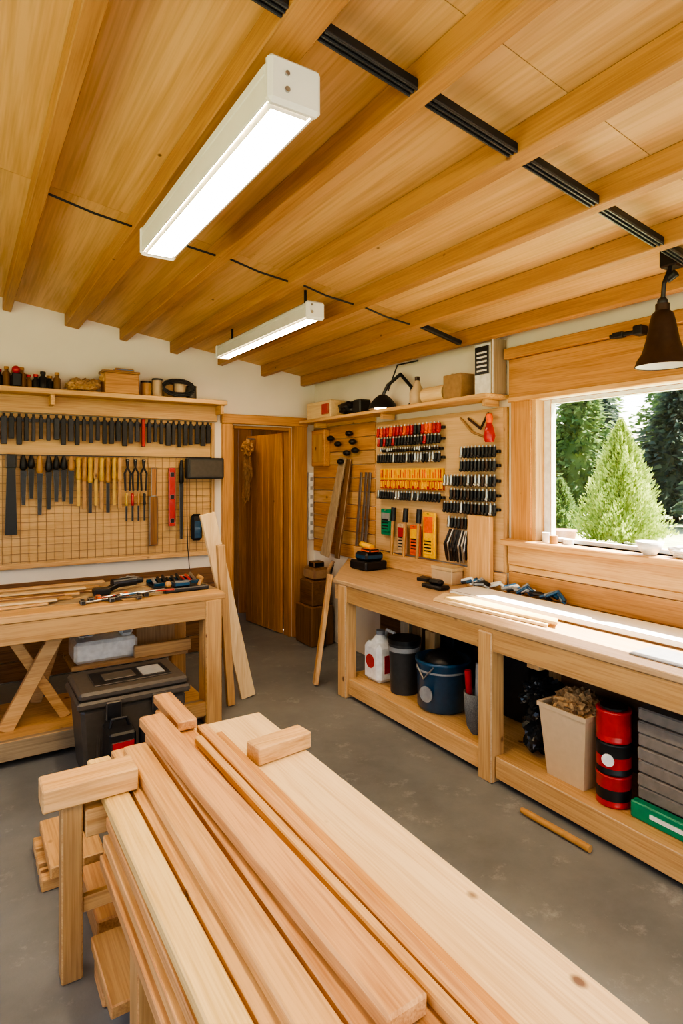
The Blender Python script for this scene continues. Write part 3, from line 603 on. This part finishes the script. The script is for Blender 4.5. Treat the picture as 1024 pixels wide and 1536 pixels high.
b=B('black_trash_bag'); b.crumple((2.68,2.15,S+.135),(.15,.11,.14),BAG,1,.35,4); b.crumple((2.66,2.16,S+.32),(.13,.10,.09),BAG,6,.4,4); b.done()
b=B('shavings_bin')
xc,yc=2.60,1.89; z0,z1=S,S+.36
a0,a1=.105,.135
def ring(a,z): return [(xc-a,yc-a,z),(xc+a,yc-a,z),(xc+a,yc+a,z),(xc-a,yc+a,z)]
for i in range(4):
    j=(i+1)%4; o0,o1=ring(a0,z0),ring(a1,z1); i0,i1=ring(a0-.006,z0),ring(a1-.006,z1)
    b.hexa([o0[i],o0[j],i0[j],i0[i],o1[i],o1[j],i1[j],i1[i]],BEI,.0)
    c0,c1=ring(a1+.006,z1-.02),ring(a1+.006,z1+.002)
    b.hexa([c0[i],c0[j],ring(a1-.004,z1-.02)[j],ring(a1-.004,z1-.02)[i],c1[i],c1[j],ring(a1-.004,z1)[j],ring(a1-.004,z1)[i]],BEI,0)
b.box(xc-a0,xc+a0,yc-a0,yc+a0,z0,z0+.01,BEI,0); b.crumple((xc,yc,z1-.01),(.12,.12,.09),CHIP,3,.35,4,5)
for i in range(160):
    a=R.random()*6.28; r=R.random()*.11; p=Vector((xc+r*math.cos(a),yc+r*math.sin(a),z1+.045-.3*r+R.uniform(-.01,.02)))
    b.beam(p,p+Vector((R.uniform(-.02,.02),R.uniform(-.02,.02),R.uniform(0,.015))),.008,.002,CHIP if i%3 else PALE['X'],bev=0)
b.done()
b=B('paint_can_stack')
for i,(m1,m2) in enumerate([(RED,RED),(BLK,BLK),(RED,RED)]):
    z=S+i*.145; b.lathe((2.54,1.66,z),[(.074,0),(.078,.004),(.075,.01),(.075,.125),(.078,.132),(.078,.14),(.07,.142)],m1,n=30); b.lathe((2.54,1.66,z+.03),[(.0757,0),(.0757,.05)],(BLK,RED,RED)[i],n=30)
b.lathe((2.466,1.64,S+.215),[(.028,0),(.028,.004)],WHT,d=(-1,-.25,0)); b.cyl((2.54,1.66,S+.433),(2.54,1.66,S+.443),.06,BLK,n=24); b.done()
b=B('grey_siding_stack')
for i in range(7): b.box(2.54-.006*(i%2),2.98,1.02,1.545,S+.07+i*.058,S+.07+i*.058+.054,SIDING,.006)
b.box(2.56,2.98,1.02,1.53,S,S+.069,GRY,.004); b.done()
b=B('green_tray'); b.box(2.49,2.535,1.02,1.55,S,S+.075,GRN,.006); b.box(2.487,2.49,1.10,1.46,S+.03,S+.05,WHT,.0005); b.done()
b=B('storage_crate'); b.box(2.84,3.04,3.05,3.6,S,S+.42,BLK,.01); b.box(2.85,3.02,3.1,3.3,S+.421,S+.5,ORG,.01); b.box(2.85,3.02,3.35,3.55,S+.421,S+.53,CARD,.01); b.done()
b=B('storage_crate'); b.box(2.85,2.95,2.42,2.73,S,S+.45,DGR,.01); b.crumple((2.90,2.58,S+.50),(.05,.13,.06),BAG,9,.3,3); b.done()
b=B('storage_crate'); b.box(2.86,3.02,1.66,2.2,S,S+.48,BRN['Y'],.01); b.crumple((2.93,1.95,S+.53),(.07,.2,.05),CARD,9,.3,3); b.done()
b=B('scrap_lumber')
for i in range(3): b.box(2.75,2.81,3.14+i*.14,3.24+i*.14,S,S+.36+.08*R.random(),(BEN,BRN,GRYW)[i%3]['Z'],.004)
b.done()
b=B('wooden_dowel'); b.cyl((2.30,1.95,.017),(2.31,1.62,.017),.016,OAK); b.cyl((2.30,1.95,.017),(2.299,1.99,.017),.016,OAK,r1=.012); b.done()
b=B('hose_and_tools')
for k in range(5): b.tube([(2.86+.03*math.sin(k),4.88-.015*k,.02),(2.93,4.89-.015*k,.5+.06*k),(2.98,4.89-.015*k,.70+.03*k)],.018,(BRN['Z'],BLK,BRONZE,DGR,CARD)[k],8)
b.box(2.80,3.05,4.93,5.25,0,.38,BRN['Z'],.01); b.box(2.82,3.03,4.95,5.2,.38,.62,BRN['Y'],.01); b.box(2.85,3.02,4.97,5.2,.62,.74,CARD,.02); b.box(2.86,2.98,4.99,5.1,.741,.80,BLK,.01); b.done()
# outside
b=B('ground_outside'); b.box(XR+.3,60,-30,60,-.4,-.25,GRASS,0); b.box(-30,XL-.4,-30,60,-.4,-.25,GRASS,0); b.box(XL-.4,XR+.3,-30,YF-.3,-.4,-.2,CONC,0); b.done()
def conifer(name,x,y,h,r,n,mat,seed,ls,up,z0=-.25,pw=.85):
    b=B(name); q=random.Random(seed); k=b.mi(mat)
    b.cyl((x,y,z0),(x,y,z0+h*.9),.06*h/3,BARK,r1=.01)
    b.lathe((x,y,z0+h*.06),[(r*.62,0),(r*.4,h*.4),(.02,h*.86)],mat,n=10)
    for i in range(n):
        t=q.random()**1.35; a=q.random()*6.283; lob=1+.2*math.sin(a*5+t*9+seed)+.16*math.sin(a*11-t*23)
        rr=r*((1-t)**pw)*(.62+.45*q.random())*lob
        if t<.08: rr*=.6+5*t
        c=Vector((x+rr*math.cos(a),y+rr*math.sin(a),z0+h*.05+t*h*.95))
        d=Vector((math.cos(a)+q.uniform(-.5,.5),math.sin(a)+q.uniform(-.5,.5),up+q.uniform(-.4,.4))).normalized()
        s=d.cross(Vector((q.uniform(-1,1),q.uniform(-1,1),q.uniform(-1,1)))).normalized()*ls*.28
        l=ls*q.uniform(.6,1.3)
        f=b.bm.faces.new([b.bm.verts.new(c-s-d*l*.3),b.bm.verts.new(c+s-d*l*.3),b.bm.verts.new(c+s*.6+d*l*.4),b.bm.verts.new(c+d*l*.8)]); f.material_index=k
    b.done()
conifer('arborvitae_tree',14.7,9.4,3.3,1.08,15000,FOL1,1,.10,1.4)
conifer('small_shrub',16.4,12.6,1.7,.7,3500,FOL3,4,.12,.8)
for i,(x,y,h,r) in enumerate([(19,16.8,6.2,1.5),(22.5,16.3,7.5,1.7),(24,13.0,6.0,1.8),(28,19.5,8.5,2.1),(21.5,9.9,4.9,1.4),(30,16.5,9,2.2),(27,9.8,7.4,1.9),(20,22,9,2.5),(15.5,18.5,8,2.2),(33,23,11,2.8),(26,5.5,8,2.2),(24,1,9,2.5),(30,-3,12,3.0),(34,11.5,9.5,2.5)]):
    conifer('spruce_tree',x,y,h,r,3800,FOL2 if i%4!=1 else FOL3,20+i,.32,-.25)
b=B('garden_planter'); b.lathe((12.2,9.3,-.25),[(.22,0),(.30,.5),(.32,.55),(.28,.55)],TERRA,n=20); b.lathe((11.8,8.6,-.25),[(.25,0),(.28,.3),(.28,.32)],WHT,n=20); b.done()
# light
w=bpy.data.worlds.new('World'); scn.world=w; w.use_nodes=True; nt=w.node_tree
sky=nt.nodes.new('ShaderNodeTexSky'); sky.sky_type='NISHITA'; sky.sun_disc=False; sky.sun_elevation=math.radians(52); sky.sun_rotation=math.radians(80); sky.dust_density=3
nt.links.new(sky.outputs[0],nt.nodes['Background'].inputs[0]); nt.nodes['Background'].inputs[1].default_value=.31
ld=bpy.data.lights.new('sun','SUN'); ld.energy=13; ld.angle=.01; ld.color=(1,.92,.80)
lo=bpy.data.objects.new('sun',ld); scn.collection.objects.link(lo); lo.rotation_euler=Vector((-.48,.22,-.85)).to_track_quat('-Z','Y').to_euler(); lo.location=(6,2,8)
# camera
cd=bpy.data.cameras.new('camera'); cam=bpy.data.objects.new('camera',cd); scn.collection.objects.link(cam); scn.camera=cam
cam.location=(0,0,H); cam.rotation_euler=(math.radians(90),0,math.radians(-32.44)); cd.sensor_width=36; cd.lens=900/1536*36; cd.shift_y=-58/1536; cd.clip_start=.02; cd.clip_end=200
scn.view_settings.view_transform='AgX'; scn.view_settings.look='AgX - High Contrast'; scn.view_settings.exposure=1.3
